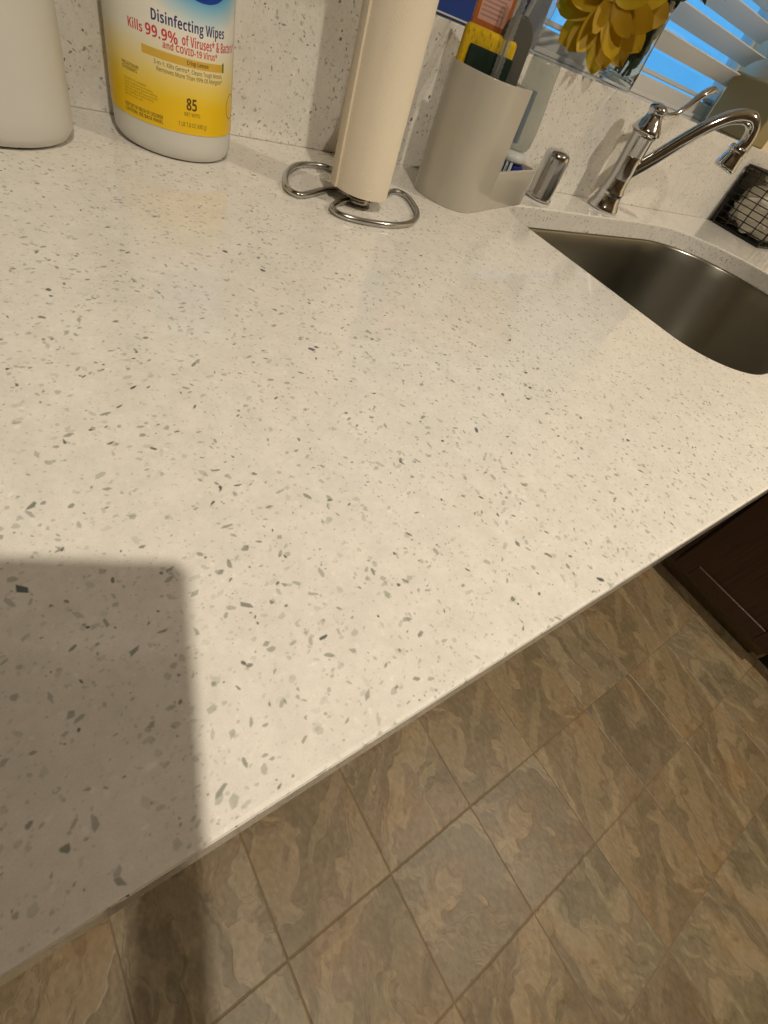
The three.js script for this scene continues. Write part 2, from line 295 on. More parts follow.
// ---------------------------------------------------------------- wipes tub
{
  const t = thing('wipes_tub', 'disinfecting wipes tub with yellow and white printed label', 'tub', [0.1765, CT, -0.567]), R = 0.0518;
  mesh('body', lathe([[0.001, 0], [0.043, 0], [0.047, 0.002], [0.0505, 0.007], [0.0512, 0.014], [R - 0.0004, 0.022], [R - 0.0004, 0.19], [0.05, 0.196], [0.001, 0.197]], 64), std('#dcdad3', 0.35), t);
  mesh('lid', lathe([[0.001, 0.198], [0.0535, 0.198], [0.054, 0.202], [0.054, 0.215], [0.049, 0.222], [0.001, 0.223]], 64), std('#f0f0f0', 0.4), t);
  const W = 2048, H = 1024, y0 = 0.0238, y1 = 0.184, [c, g] = canvas(W, H), X = (deg) => W / 2 + (deg - 4.5) / 360 * W, Y = (y) => H * (1 - (y - (CT + y0)) / (y1 - y0));
  g.fillStyle = '#f3f0e6'; g.fillRect(0, 0, W, H);
  const yel = g.createLinearGradient(0, Y(0.999), 0, Y(0.958)); yel.addColorStop(0, 'rgba(245,205,60,0)'); yel.addColorStop(0.45, 'rgba(246,204,55,0.45)'); yel.addColorStop(1, 'rgba(246,202,16,1)');
  g.fillStyle = yel; g.fillRect(0, 0, W, H);
  const blu = g.createRadialGradient(X(16), Y(1.059), 30, X(16), Y(1.059), 330); blu.addColorStop(0, '#1583d0'); blu.addColorStop(0.55, 'rgba(60,160,220,0.9)'); blu.addColorStop(1, 'rgba(120,190,230,0)');
  g.save(); g.translate(X(16), 0); g.scale(1.25, 1); g.translate(-X(16), 0); g.fillStyle = blu; g.fillRect(0, 0, W, H); g.restore();
  g.fillStyle = '#0a3fa4'; g.beginPath(); g.ellipse(X(16), Y(1.056), 215, 196, 0, 0, 7); g.fill();
  g.fillStyle = '#1b62cc'; g.beginPath(); g.ellipse(X(16), Y(1.059), 185, 165, 0, 0, 7); g.fill();
  const text = (s, deg0, deg1, y, px, col, bold = true) => { g.font = (bold ? 'bold ' : '') + px + 'px sans-serif'; g.fillStyle = col; g.textBaseline = 'middle'; g.textAlign = 'left'; const w = g.measureText(s).width; g.save(); g.translate(X(deg0), Y(y)); g.scale((X(deg1) - X(deg0)) / w, 1); g.fillText(s, 0, 0); g.restore(); };
  text('Disinfecting Wipes', -29, 40, 1.0102, 58, '#26306e');
  text('Kills', -50, -36, 1.0000, 52, '#cf4540'); text('99.9%', -34, -7, 1.0004, 60, '#cf3a38'); text('of Viruses* & Bacteria*', -4, 62, 1.0012, 56, '#cf4540');
  text('and COVID-19 Virus*', -20, 31, 0.9948, 40, '#cf4a42');
  g.fillStyle = '#e0b64a'; g.fillRect(X(-38), Y(0.9905), X(41) - X(-38), Y(0.9852) - Y(0.9905));
  text('Crisp Lemon', 0, 21, 0.9880, 25, '#6a4a18'); g.fillStyle = '#2f6a2c'; g.fillRect(X(38.4), Y(0.9915), X(40.4) - X(38.4), Y(0.9850) - Y(0.9915));
  text('3-in-1: Kills Germs*, Cleans Tough Messes,', -28, 38.5, 0.9826, 25, '#3c3a3a', false); text('Removes More Than 99% Of Allergens*', -26, 38.5, 0.9785, 25, '#3c3a3a', false);
  text('85', -1, 9.5, 0.9605, 74, '#4a3c12'); text('WET WIPES', -3, 12.5, 0.9534, 24, '#5c4a14', false); text('1 LB 7.8 OZ (680 g)', -8.5, 19.5, 0.9458, 27, '#4a3c12', false);
  text('PRECAUTIONARY', -60, -42, 0.9738, 21, '#7a6418'); text('STATEMENTS', -60, -44, 0.9710, 21, '#7a6418');
  for (let i = 0; i < 6; i++) text(['HAZARDS TO HUMANS', 'Causes moderate eye irritation.', 'Avoid contact with eyes or clothing.', 'Wash thoroughly with soap and water', 'after handling and before eating', 'FIRST AID: if in eyes, rinse'][i], -59, [-36, -30, -26, -26, -30, -40][i], 0.9640 - i * 0.0021, 13, '#8a7220', false);
  text('KEEP OUT OF REACH OF CHILDREN', -60, -22, 0.9463, 24, '#5c4c10'); text('CAUTION: SEE BACK PANEL', -60, -22, 0.9428, 24, '#5c4c10');
  g.strokeStyle = '#5a4a14'; g.lineWidth = 4; g.beginPath(); g.arc(X(58), Y(0.9600), 58, 0, 7); g.stroke();
  mesh('label', new THREE.CylinderGeometry(R, R, y1 - y0, 72, 1, true, Math.PI, Math.PI * 2).translate(0, (y0 + y1) / 2, 0), new THREE.MeshPhysicalMaterial({ map: texture(c), roughness: 0.32 }), t);
}
// ---------------------------------------------------------------- paper towel and its wire stand
{
  const cx = 0.335, cz = -0.4705, t = thing('paper_towel_holder', 'chrome wire paper towel stand with two looped feet', 'paper towel holder', [cx, CT, cz]);
  const L = [[0.3443, -0.5538], [0.3233, -0.5555], [0.3004, -0.5465], [0.2778, -0.5228], [0.2643, -0.4992], [0.2569, -0.4762], [0.2636, -0.4664], [0.2816, -0.4742], [0.3063, -0.4883], [0.3227, -0.4898], [0.3306, -0.4758]];
  const R = [[0.3404, -0.4751], [0.3195, -0.4657], [0.3003, -0.4552], [0.2889, -0.4425], [0.2894, -0.4325], [0.3004, -0.4239], [0.3245, -0.4176], [0.351, -0.4171], [0.3807, -0.427], [0.4051, -0.4495], [0.4175, -0.4738], [0.4237, -0.502], [0.4151, -0.5104], [0.3895, -0.4952], [0.352, -0.474]];
  const p = (a) => a.map(([x, z]) => V(x - cx, 0.0034, z - cz));
  mesh('foot_loop', tube([...p([[0.36, -0.5]]), ...p(L)], 0.003, 90, 10), wireSteel, t); mesh('foot_loop', tube(p(R), 0.003, 110, 10), wireSteel, t);
  mesh('spindle', lathe([[0.001, 0.001], [0.012, 0.001], [0.013, 0.004], [0.012, 0.0095], [0.0045, 0.011], [0.0045, 0.305], [0.009, 0.31], [0.009, 0.322], [0.001, 0.326]], 20), wireSteel, t);
  const roll = thing('paper_towel_roll', 'nearly finished cream paper towel roll on the wire stand', 'paper towel', [cx, CT + 0.014, cz]);
  const s = new THREE.Shape(), r0 = 0.0292, n = 96, a0 = Math.PI * 1.02;                     // outline of a wound sheet with its loose end
  for (let i = 0; i <= n; i++) { const a = a0 + i / n * Math.PI * 2, r = r0 + 0.0024 * i / n; const x = Math.cos(a) * r, y = Math.sin(a) * r; i ? s.lineTo(x, y) : s.moveTo(x, y); }
  s.closePath(); const h = new THREE.Path(); h.absarc(0, 0, 0.0195, 0, Math.PI * 2, true); s.holes.push(h);
  const [c, g] = canvas(512, 512), d = g.createImageData(512, 512), nz = noise2(5);
  for (let y = 0, o = 0; y < 512; y++) for (let x = 0; x < 512; x++, o += 4) { const q = 120 + 50 * Math.sin(x * 0.19635 * 1.5) * Math.sin(y * 0.19635 * 1.5) + (rnd() - 0.5) * 60 + (nz(x / 16, y / 16, 32) - 0.5) * 50; d.data[o] = d.data[o + 1] = d.data[o + 2] = q; d.data[o + 3] = 255; }
  g.putImageData(d, 0, 0); const bt = texture(c, false); bt.repeat.set(12, 12);
  const geo = new THREE.ExtrudeGeometry(s, { depth: 0.276, bevelEnabled: false, curveSegments: 40 }).rotateX(-Math.PI / 2);
  mesh('paper', crease(uvMetres(geo), 0.6), std('#ece0cb', 0.95, { bumpMap: bt, bumpScale: 0.0004 }), roll);
  mesh('cardboard_core', lathe([[0.0194, 0], [0.0194, 0.276], [0.0184, 0.276], [0.0184, 0], [0.0194, 0]], 36), std('#a88a62', 0.9), roll);
}
// ---------------------------------------------------------------- ceramic sponge and utensil holder
const HT = 0.337, HP = [0.5175, CT, -0.4795];
const inHolder = (x, y, z) => V(HP[0] + x * Math.cos(HT) + z * Math.sin(HT), HP[1] + y, HP[2] - x * Math.sin(HT) + z * Math.cos(HT));
{
  const t = thing('utensil_holder', 'glossy greige ceramic caddy with tall cup and low tray', 'utensil holder', HP, HT), m = std('#b9b3a6', 0.16);
  const ring = (x0, x1, z0, z1, r, h, th) => {
    const s = roundRect(x0 + 0.001, x1 - 0.001, z0 + 0.001, z1 - 0.001, r), q = (Array.isArray(r) ? r : [r, r, r, r]).map((k) => Math.max(0.003, k - th));
    s.holes.push(roundRect(x0 + th, x1 - th, z0 + th, z1 - th, q, new THREE.Path()));
    return crease(new THREE.ExtrudeGeometry(s, { depth: h - 0.002, bevelEnabled: true, bevelThickness: 0.001, bevelSize: 0.001, bevelSegments: 3, curveSegments: 16 }).rotateX(-Math.PI / 2).translate(0, 0.001, 0), 0.7);
  };
  const plate = (x0, x1, z0, z1, r) => new THREE.ExtrudeGeometry(roundRect(x0 + 0.002, x1 - 0.002, z0 + 0.002, z1 - 0.002, r), { depth: 0.005, bevelEnabled: false, curveSegments: 12 }).rotateX(-Math.PI / 2).translate(0, 0.001, 0);
  // shape y is minus z here: the front edge lies at 0, the back at 0.085
  mesh('cup', mergeGeometries([ring(-0.036, 0.05, 0, 0.087, [0.036, 0.01, 0.02, 0.036], 0.128, 0.0045), plate(-0.036, 0.05, 0, 0.087, [0.036, 0.01, 0.02, 0.036])].map((g) => { g.deleteAttribute('uv'); return g.index ? g.toNonIndexed() : g; })), m, t);
  mesh('tray', mergeGeometries([ring(0.04, 0.176, 0.0006, 0.085, [0.004, 0.012, 0.02, 0.004], 0.045, 0.004), plate(0.04, 0.176, 0.0006, 0.085, [0.004, 0.012, 0.02, 0.004])].map((g) => { g.deleteAttribute('uv'); return g.index ? g.toNonIndexed() : g; })), m, t);
}
function standing(t, a, b) {                                            // turns a thing built along +y so that it stands on a and points to b
  t.position.copy(a); t.quaternion.setFromUnitVectors(V(0, 1, 0), b.clone().sub(a).normalize()); return t;
}
const clearPlastic = new THREE.MeshPhysicalMaterial({ color: '#eef2f2', transmission: 0.92, thickness: 0, roughness: 0.22, ior: 1.45 });
{
  // sponge
  const sp = thing('sponge', 'yellow sponge with dark green scouring side in the cup', 'sponge', [0, 0, 0]);
  sp.position.copy(inHolder(-0.007, 0.0065, -0.049)); sp.rotation.set(0, -0.45, 0, 'YXZ');
  const [c, g] = canvas(128, 128); g.fillStyle = '#d3ae14'; g.fillRect(0, 0, 128, 128); for (let i = 0; i < 500; i++) { g.fillStyle = `rgba(120,92,5,${rr(0.2, 0.6)})`; g.beginPath(); g.arc(rnd() * 128, rnd() * 128, rr(0.5, 1.9), 0, 7); g.fill(); }
  mesh('foam', new RoundedBoxGeometry(0.06, 0.152, 0.016, 3, 0.005).translate(0, 0.076, 0), std('#ffffff', 0.95, { map: texture(c) }), sp);
  mesh('scouring_pad', new RoundedBoxGeometry(0.052, 0.138, 0.006, 2, 0.002).translate(0.003, 0.0692, 0.0108), std('#12261a', 0.95), sp);
  // corrugated clear brush
  const cb = standing(thing('bottle_brush', 'thin clear ribbed plastic brush beside the yellow sponge', 'brush'), inHolder(-0.014, 0.007, -0.027), inHolder(-0.012, 0.2, -0.026));
  const pr = [[0.0005, 0]]; for (let i = 0; i < 46; i++) { pr.push([0.0042, 0.002 + i * 0.0045], [0.0056, 0.004 + i * 0.0045]); } pr.push([0.0005, 0.212]);
  mesh('ribbed_stem', lathe(pr, 14), clearPlastic, cb); mesh('core_wire', rod(V(0, 0.002, 0), V(0, 0.208, 0), 0.001, 6), wireSteel, cb);
  // printed pack
  const pk = thing('paper_packet', 'small orange packet with a pale printed window in the cup', 'packet'); pk.position.copy(inHolder(0.012, 0.0065, -0.066)); pk.rotation.set(0, -0.45, 0, 'YXZ');
  const [c2, g2] = canvas(128, 512); g2.fillStyle = '#b0622a'; g2.fillRect(0, 0, 128, 512); g2.fillStyle = '#d6a593'; g2.fillRect(14, 20, 100, 92); g2.fillStyle = '#a0838a'; for (let i = 0; i < 9; i++) g2.fillRect(20, 28 + i * 9, 60 + 26 * rnd(), 3); g2.fillStyle = '#d8a41c'; g2.fillRect(0, 150, 128, 362);
  mesh('card', new RoundedBoxGeometry(0.042, 0.2, 0.006, 2, 0.001).translate(0, 0.1, 0), std('#ffffff', 0.5, { map: texture(c2) }), pk);
  // grey spatula
  const sl = standing(thing('spatula', 'dark grey silicone spatula with a round head in the cup', 'spatula'), inHolder(0.008, 0.0065, -0.024), inHolder(0.014, 0.18, -0.03));
  sl.rotateY(-0.25);
  const ss = roundRect(-0.016, 0.016, 0.06, 0.17, [0.008, 0.008, 0.0165, 0.0165]);
  const greySil = std('#4b4943', 0.75);
  mesh('head', new THREE.ExtrudeGeometry(ss, { depth: 0.005, bevelEnabled: true, bevelSize: 0.0025, bevelThickness: 0.0025, bevelSegments: 3, curveSegments: 14 }).translate(0, 0, -0.003), greySil, sl);
  mesh('handle', rod(V(0, 0, 0), V(0, 0.064, 0), 0.0055, 14), greySil, sl);
  // clear scoop
  const sc = standing(thing('scoop', 'clear plastic ridged scoop leaning in the cup beside the grey spatula', 'scoop'), inHolder(0.012, 0.0065, -0.046), inHolder(0.063, 0.2, -0.034));
  const sb = []; for (let i = 0; i <= 22; i++) { const y = 0.14 + i * 0.0048, b = i / 22; sb.push([0.0085 + 0.007 * Math.sin(Math.PI * Math.min(1, b * 1.05)) + (i % 2 ? 0.0006 : 0), y]); } sb.push([0.001, 0.248]);
  mesh('scoop_bowl', lathe([[0.001, 0.139], ...sb], 18).scale(1, 1, 0.55), clearPlastic, sc); mesh('handle', rod(V(0, 0, 0), V(0, 0.14, 0), 0.0045, 12), clearPlastic, sc);
  // two thin white sticks
  const stick = std('#cfccc4', 0.5, { transmission: 0.25, thickness: 0 });
  const whites = [[[-0.004, -0.058], [0.062, -0.052], 'thin white plastic stick leaning toward the yellow bloom'], [[-0.002, -0.07], [0.055, -0.064], 'thinner white stick behind the clear scoop']];
  whites.forEach(([a, b, label], i) => { const k = standing(thing('stirring_stick', label, 'stick', [0, 0, 0], 0, 'white sticks in the cup'), inHolder(a[0], 0.0065, a[1]), inHolder(b[0], 0.18, b[1])); mesh('shaft', lathe([[0.0005, 0], [0.0024, 0.001], [0.003 - i * 0.0008, 0.02], [0.003 - i * 0.0008, 0.218], [0.0005, 0.222]], 10), stick, k); });
  // dish wand in the tray
  const w = standing(thing('dish_brush', 'clear handled dish brush with blue scrubber head in the tray', 'dish brush'), inHolder(0.15, 0.0065, -0.04), inHolder(0.156, 0.15, -0.046)); w.rotateY(0.3);
  mesh('handle', lathe([[0.0005, 0.052], [0.019, 0.052], [0.0225, 0.058], [0.0238, 0.075], [0.023, 0.10], [0.021, 0.125], [0.0205, 0.142], [0.019, 0.147], [0.0005, 0.148]], 32), new THREE.MeshPhysicalMaterial({ color: '#dfe2de', transmission: 0.85, thickness: 0, roughness: 0.2, ior: 1.45 }), w);
  mesh('inner_tube', rod(V(-0.009, 0.058, 0.002), V(-0.009, 0.115, 0.002), 0.0055, 14), std('#7f93b0', 0.4), w);
  mesh('brush_base', lathe([[0.0005, 0.036], [0.02, 0.036], [0.0225, 0.04], [0.021, 0.05], [0.0005, 0.052]], 32), std('#c9cbc8', 0.4), w);
  mesh('scrubber', new RoundedBoxGeometry(0.03, 0.034, 0.038, 3, 0.004).translate(0.006, 0.0185, 0), std('#16227c', 0.75), w);
  const br = []; for (let i = 0; i < 6; i++) for (let j = 0; j < 5; j++) br.push(rod(V(-0.0155 - j * 0.0012, 0.037, -0.016 + i * 0.0062), V(-0.0165 - j * 0.0016, 0.003, -0.018 + i * 0.0068), 0.0011, 5));
  const bristle = mesh('bristles', mergeGeometries(br), std('#c2ccd6', 0.6), w); bristle.userData.kind = 'stuff';
}
// ---------------------------------------------------------------- chrome cap, faucet
mesh('air_gap_cap', lathe([[0.0005, 0.001], [0.0225, 0.001], [0.0225, 0.004], [0.0205, 0.005], [0.0205, 0.058], [0.0195, 0.063], [0.016, 0.0665], [0.008, 0.0682], [0.0005, 0.0685]], 40), chrome).position.set(0.757, CT, -0.5745);
tag(scene.children[scene.children.length - 1], 'short chrome cylinder cap between the caddy and faucet', 'air gap');
{
  const fx = 0.95, fz = -0.5755, t = thing('faucet', 'chrome single lever kitchen faucet behind the sink', 'faucet', [fx, CT, fz]), W = (x, y, z) => V(x - fx, y - CT, z - fz);
  mesh('base', lathe([[0.0005, 0], [0.029, 0], [0.0295, 0.003], [0.028, 0.008], [0.0245, 0.014], [0.0225, 0.024], [0.0235, 0.028], [0.0235, 0.031], [0.0205, 0.036], [0.0195, 0.05]], 44), chrome, t);
  mesh('body', lathe([[0.0195, 0.05], [0.0192, 0.083], [0.0184, 0.0838], [0.0184, 0.0848], [0.0192, 0.0856], [0.0195, 0.112], [0.0215, 0.114], [0.0215, 0.117], [0.0005, 0.118]], 44), chrome, t);
  const hd = mesh('handle_cap', lathe([[0.0005, 0.1175], [0.0245, 0.1175], [0.0255, 0.1195], [0.024, 0.124], [0.0195, 0.131], [0.0145, 0.139], [0.0135, 0.144], [0.0155, 0.147], [0.0155, 0.151], [0.011, 0.156], [0.0005, 0.158]], 44), chrome, t);
  mesh('lever', taperTube([V(0.006, 0.149, 0.002), V(0.026, 0.146, 0.003), V(0.046, 0.151, 0.004), V(0.066, 0.166, 0.006), V(0.086, 0.185, 0.008), V(0.106, 0.196, 0.01), V(0.122, 0.195, 0.012)], [0.0075, 0.0052, 0.0045, 0.0045, 0.005, 0.0062, 0.0058, 0.001], 60), chrome, hd);
  const sp = [W(0.952, 0.968, -0.574), W(0.966, 0.988, -0.563), W(0.983, 1.012, -0.5505), W(1.004, 1.044, -0.5345), W(1.027, 1.075, -0.517), W(1.050, 1.0945, -0.4995), W(1.070, 1.0985, -0.4845), W(1.080, 1.090, -0.477), W(1.0835, 1.074, -0.4745), W(1.0805, 1.056, -0.4765)];
  const s = mesh('spout', taperTube(sp, [0.0115, 0.0112, 0.0108, 0.0104, 0.0102, 0.0102], 80, 20), chrome, t);
  const tip = mesh('spout_tip', lathe([[0.0005, -0.021], [0.013, -0.021], [0.0152, -0.019], [0.015, -0.015], [0.0128, -0.007], [0.0118, -0.002], [0.0128, 0], [0.0128, 0.004], [0.0105, 0.006], [0.0005, 0.006]], 32), chrome, s);
  tip.scale.setScalar(1.3); tip.position.copy(W(1.0805, 1.057, -0.4765)); tip.quaternion.setFromUnitVectors(V(0, 1, 0), V(0.1, 1, 0.06).normalize());
}
// ---------------------------------------------------------------- wire basket with white cloths
{
  const X0 = 1.487, X1 = 1.66, Z0 = -0.613, Z1 = -0.468, H = 0.118, t = thing('wire_basket', 'black wire basket on the counter right of the faucet', 'basket', [X0, CT, Z0]), w = X1 - X0, d = Z1 - Z0, ins = 0.008;
  const at = (u, v, y) => { const k = ins * (1 - y / H); return V(k + u * (w - 2 * k), y + 0.0025, k + v * (d - 2 * k)); };
  const loop = (y, r, name) => mesh(name, mergeGeometries([[0, 0, 1, 0], [1, 0, 1, 1], [1, 1, 0, 1], [0, 1, 0, 0]].map(([a, b, c, e]) => rod(at(a, b, y), at(c, e, y), r, 8))), blackPaint, t);
  loop(0.0, 0.0025, 'base_rim'); loop(H, 0.0028, 'top_rim');
  for (let i = 1; i < 9; i++) loop(H * i / 9, 0.0011, 'hoop');
  for (const u of [0, 1]) for (const v of [0, 1]) mesh('corner_post', rod(at(u, v, 0), at(u, v, H), 0.0024, 8), blackPaint, t);
  for (let i = 1; i < 4; i++) { for (const v of [0, 1]) mesh('upright', rod(at(i / 4, v, 0), at(i / 4, v, H), 0.0015, 6), blackPaint, t); for (const u of [0, 1]) mesh('upright', rod(at(u, i / 4, 0), at(u, i / 4, H), 0.0015, 6), blackPaint, t); }
  for (let i = 1; i < 7; i++) mesh('floor_wire', rod(at(i / 7, 0, 0), at(i / 7, 1, 0), 0.0013, 6), blackPaint, t);
  mesh('back_plate', span(0.006, w - 0.006, 0.004, H - 0.004, 0.002, 0.005), blackPaint, t);
  const cloth = std('#dcd6c6', 0.95), nz = noise2(41);
  const spots = [[0.05, 0.048, 0.075, 0.041, 0.045, 0.062, 'bunched white cloth nearest the faucet in the wire basket'], [0.126, 0.045, 0.075, 0.038, 0.042, 0.06, 'bunched white cloth at the right in the wire basket'], [0.085, 0.116, 0.07, 0.06, 0.028, 0.05, 'white cloth heaped on top above the wire basket rim']];
  for (const [x, y, z, a, b, c, label] of spots) {
    const g = new THREE.IcosahedronGeometry(1, 24), p = g.attributes.position, f3 = (v) => fbm(nz, v.x * 2.4 + v.z * 1.7 + x * 90, v.y * 2.4 - v.z * 1.1 + y * 50, 3) - 0.5;
    for (let i = 0; i < p.count; i++) { const v = V(p.getX(i), p.getY(i), p.getZ(i)), k = 1 + 0.55 * f3(v) + 0.05 * Math.sin(v.x * 9 + v.y * 7); p.setXYZ(i, Math.max(0.0125 - x, Math.min(w - 0.0125 - x, v.x * a * k)), Math.max(v.y * b * k, -b), Math.max(0.0125 - z, Math.min(d - 0.0125 - z, v.z * c * k))); }
    const m = mergeVertices((g.deleteAttribute('normal'), g.deleteAttribute('uv'), g)); m.computeVertexNormals();
    tag(mesh('cloth', m, cloth), label, 'cloth', 'cloths in the wire basket').position.set(X0 + x, CT + y + 0.004, Z0 + z);
  }
}
// ---------------------------------------------------------------- things on the sill
{
  const [c, g] = canvas(512, 512); g.fillStyle = '#123a8c'; g.fillRect(0, 0, 512, 512); g.fillStyle = '#0d2a66'; g.fillRect(300, 0, 212, 512);
  g.fillStyle = '#2f9ad2'; g.beginPath(); g.ellipse(150, 372, 90, 84, 0, 0, 7); g.fill(); g.fillStyle = '#d9d6cf'; g.fillRect(0, 505, 512, 7);
  tag(mesh('carton', rbox(0.445, 0.69, 1.0662, 1.21, -0.70, -0.642, 0.002), std('#ffffff', 0.4, { map: texture(c) })), 'deep blue printed carton on the ledge behind the caddy', 'carton');
  tag(mesh('storage_box', rbox(1.385, 1.452, 1.0662, 1.158, -0.722, -0.597, 0.004), std('#93855a', 0.5)), 'olive tan box on the ledge behind the faucet spout', 'box');
  // vase
  const vx = 0.94, vz = -0.674, vase = thing('vase', 'small clear glass vase holding the yellow flowers on the ledge', 'vase', [vx, 1.0655, vz]);
  mesh('glass', lathe([[0.0005, 0.0005], [0.029, 0.0005], [0.031, 0.003], [0.0325, 0.03], [0.034, 0.11], [0.0325, 0.111], [0.0315, 0.109], [0.0302, 0.03], [0.0285, 0.007], [0.0005, 0.006]], 40), new THREE.MeshPhysicalMaterial({ color: '#f4fbf8', transmission: 1, thickness: 0.002, roughness: 0.03, ior: 1.48 }), vase);
  const green = std('#2c4a1e', 0.6), greenDark = std('#1f3517', 0.6);
  const petalGeo = (len, wid, curl) => {                                   // strap petal growing along +x, cupped
    const g = new THREE.PlaneGeometry(1, 1, 10, 2), p = g.attributes.position;
    for (let i = 0; i < p.count; i++) { const u = p.getX(i) + 0.5, v = p.getY(i) * 2, wv = wid * Math.max(0.06, Math.sqrt(Math.max(0, Math.sin(Math.PI * (0.06 + 0.94 * Math.pow(u, 1.25)))))) * (u < 0.06 ? 0.7 : 1); p.setXYZ(i, len * u, v * wv / 2, curl * len * u * u + 0.1 * wid * v * v - 0.12 * len * u); }
    g.computeVertexNormals(); return g;
  };
  const yel = [std('#d8b214', 0.6, { transmission: 0.15, thickness: 0 }), std('#c39b10', 0.6, { transmission: 0.15, thickness: 0 }), std('#e6ca30', 0.6, { transmission: 0.15, thickness: 0 })];
  function bloom(label, pos, facing, R, foot, pale) {
    const t = thing('yellow_flower', label, 'flower', [0, 0, 0], 0, 'yellow flowers in the vase');
    const head = new THREE.Group(); head.name = 'flower_head'; head.position.copy(pos); head.quaternion.setFromUnitVectors(V(0, 0, 1), facing.clone().normalize()); t.add(head);
    [[9, 1, 0.5, 0.05], [8, 0.9, 0.46, 0.3], [7, 0.75, 0.4, 0.62], [5, 0.5, 0.3, 1.0]].forEach(([n, l, wd, curl], k) => {
      const geo = petalGeo(R * l, R * wd, curl);
      for (let i = 0; i < n; i++) { const m = mesh('petal', geo, pale ? yel[2] : yel[Math.floor(rnd() * 3)], head); m.rotation.set(rr(-0.28, 0.28), rr(-0.12, 0.12), (i + k * 0.45 + rr(-0.15, 0.15)) / n * Math.PI * 2, 'ZYX'); m.position.z = k * 0.003; }
    });
    const back = pos.clone().addScaledVector(facing.clone().normalize(), -0.012), mid = V((back.x + vx) / 2 + 0.012, Math.max(back.y, 1.17), (back.z + vz) / 2 - 0.004), rim = V(vx + foot[0] * 0.5, 1.165, vz + foot[1] * 0.5);
    mesh('stem', tube([back, mid, rim, V(vx + foot[0], 1.078, vz + foot[1])], 0.0024, 30, 7), green, t);
    mesh('calyx', new THREE.SphereGeometry(0.009, 14, 10).translate(0, 0, -0.006), green, head);
    return t;
  }
  bloom('large drooping yellow bloom in front of the window', V(0.778, 1.146, -0.618), V(-0.70, -0.12, 0.70), 0.078, [-0.012, 0.008]);
  bloom('pale yellow bloom at the upper left of the vase', V(0.648, 1.160, -0.60), V(-0.5, -0.25, 0.75), 0.042, [0.008, -0.012], true);
  bloom('yellow bloom rising above the large drooping one', V(0.845, 1.225, -0.655), V(-0.5, 0.3, 0.75), 0.06, [0.012, 0.012]);
  // leafy sprigs
  const leafGeo = (() => { const g = new THREE.PlaneGeometry(1, 1, 6, 2), p = g.attributes.position; for (let i = 0; i < p.count; i++) { const u = p.getX(i) + 0.5, v = p.getY(i) * 2; p.setXYZ(i, u, v * 0.16 * Math.sin(Math.PI * Math.pow(u, 0.8)), 0.16 * u * u + 0.03 * v * v); } g.computeVertexNormals(); return g; })();
  const sprigs = [[[0.014, 0.008], [0.022, 0.2, 0.016], 'dark green leafy sprig upright along the vase'], [[-0.004, 0.012], [0.035, 0.2, 0.025], 'leafy green sprig arching toward the window blind'], [[0.0, -0.01], [0.0, 0.19, 0.0], 'short green leafy sprig behind the yellow blooms']];
  sprigs.forEach(([a, b, label]) => {
    const t = thing('leaf_sprig', label, 'leaves', [vx, 1.0655, vz], 0, 'green sprigs in the vase'), p0 = V(a[0], 0.009, a[1]), p1 = V(b[0], b[1], b[2]), mid = p0.clone().lerp(p1, 0.5).add(V(-0.006, 0, 0.003));
    const cv = new THREE.CatmullRomCurve3([p0, mid, p1]); mesh('stem', new THREE.TubeGeometry(cv, 20, 0.0026, 7), greenDark, t);
    for (let i = 0; i < 26; i++) { const m = mesh('leaf', leafGeo, i % 2 ? green : greenDark, t), u = 0.08 + 0.9 * i / 25, inside = u < 0.5; m.position.copy(cv.getPointAt(u)); m.scale.set(inside ? 0.04 : 0.045, inside ? 0.07 : 0.08, 0.04); m.rotation.set(0, i * 2.4, inside ? 1.35 : rr(0.5, 1.0), 'YZX'); }
  });
  const fly = thing('leaf_sprig', 'thin green leaf reaching right across the blind', 'leaves', [vx, 1.0655, vz], 0, 'green sprigs in the vase');
  const cv = new THREE.CatmullRomCurve3([V(0.01, 0.009, -0.006), V(0.02, 0.1, 0), V(0.045, 0.135, 0.012), V(0.1, 0.148, 0.02)]); mesh('stem', new THREE.TubeGeometry(cv, 24, 0.0016, 6), greenDark, fly);
  for (const [u, a] of [[0.75, 0.3], [0.86, -0.4], [1, 0]]) { const m = mesh('leaf', leafGeo, greenDark, fly); m.position.copy(cv.getPointAt(u)); m.scale.setScalar(0.034); m.rotation.set(0.6, -0.2, a); }
}

// ---------------------------------------------------------------- the photographer and the phone, whose shadow falls on the counter
const camQ = new THREE.Quaternion().setFromEuler(camera.rotation), PH = (u, v, w) => V(u, v, w).applyQuaternion(camQ).add(V(0, 1.0895, 0.0088));
{
  const t = thing('phone', 'black phone held over the counter, casting the rectangular shadow', 'phone'); t.position.copy(PH(0, 0, 0)); t.quaternion.copy(camQ);
  const s = roundRect(-0.054, 0.023, -0.131, 0.019, 0.006);
  mesh('case', new THREE.ExtrudeGeometry(s, { depth: 0.006, bevelEnabled: true, bevelSize: 0.001, bevelThickness: 0.001, bevelOffset: -0.001, bevelSegments: 2 }).translate(0, 0, 0.005), blackPaint, t);
  mesh('screen', new THREE.ExtrudeGeometry(roundRect(-0.051, 0.020, -0.128, 0.016, 0.004), { depth: 0.0006, bevelEnabled: false }).translate(0, 0, 0.0122), std('#15171a', 0.1), t);
}
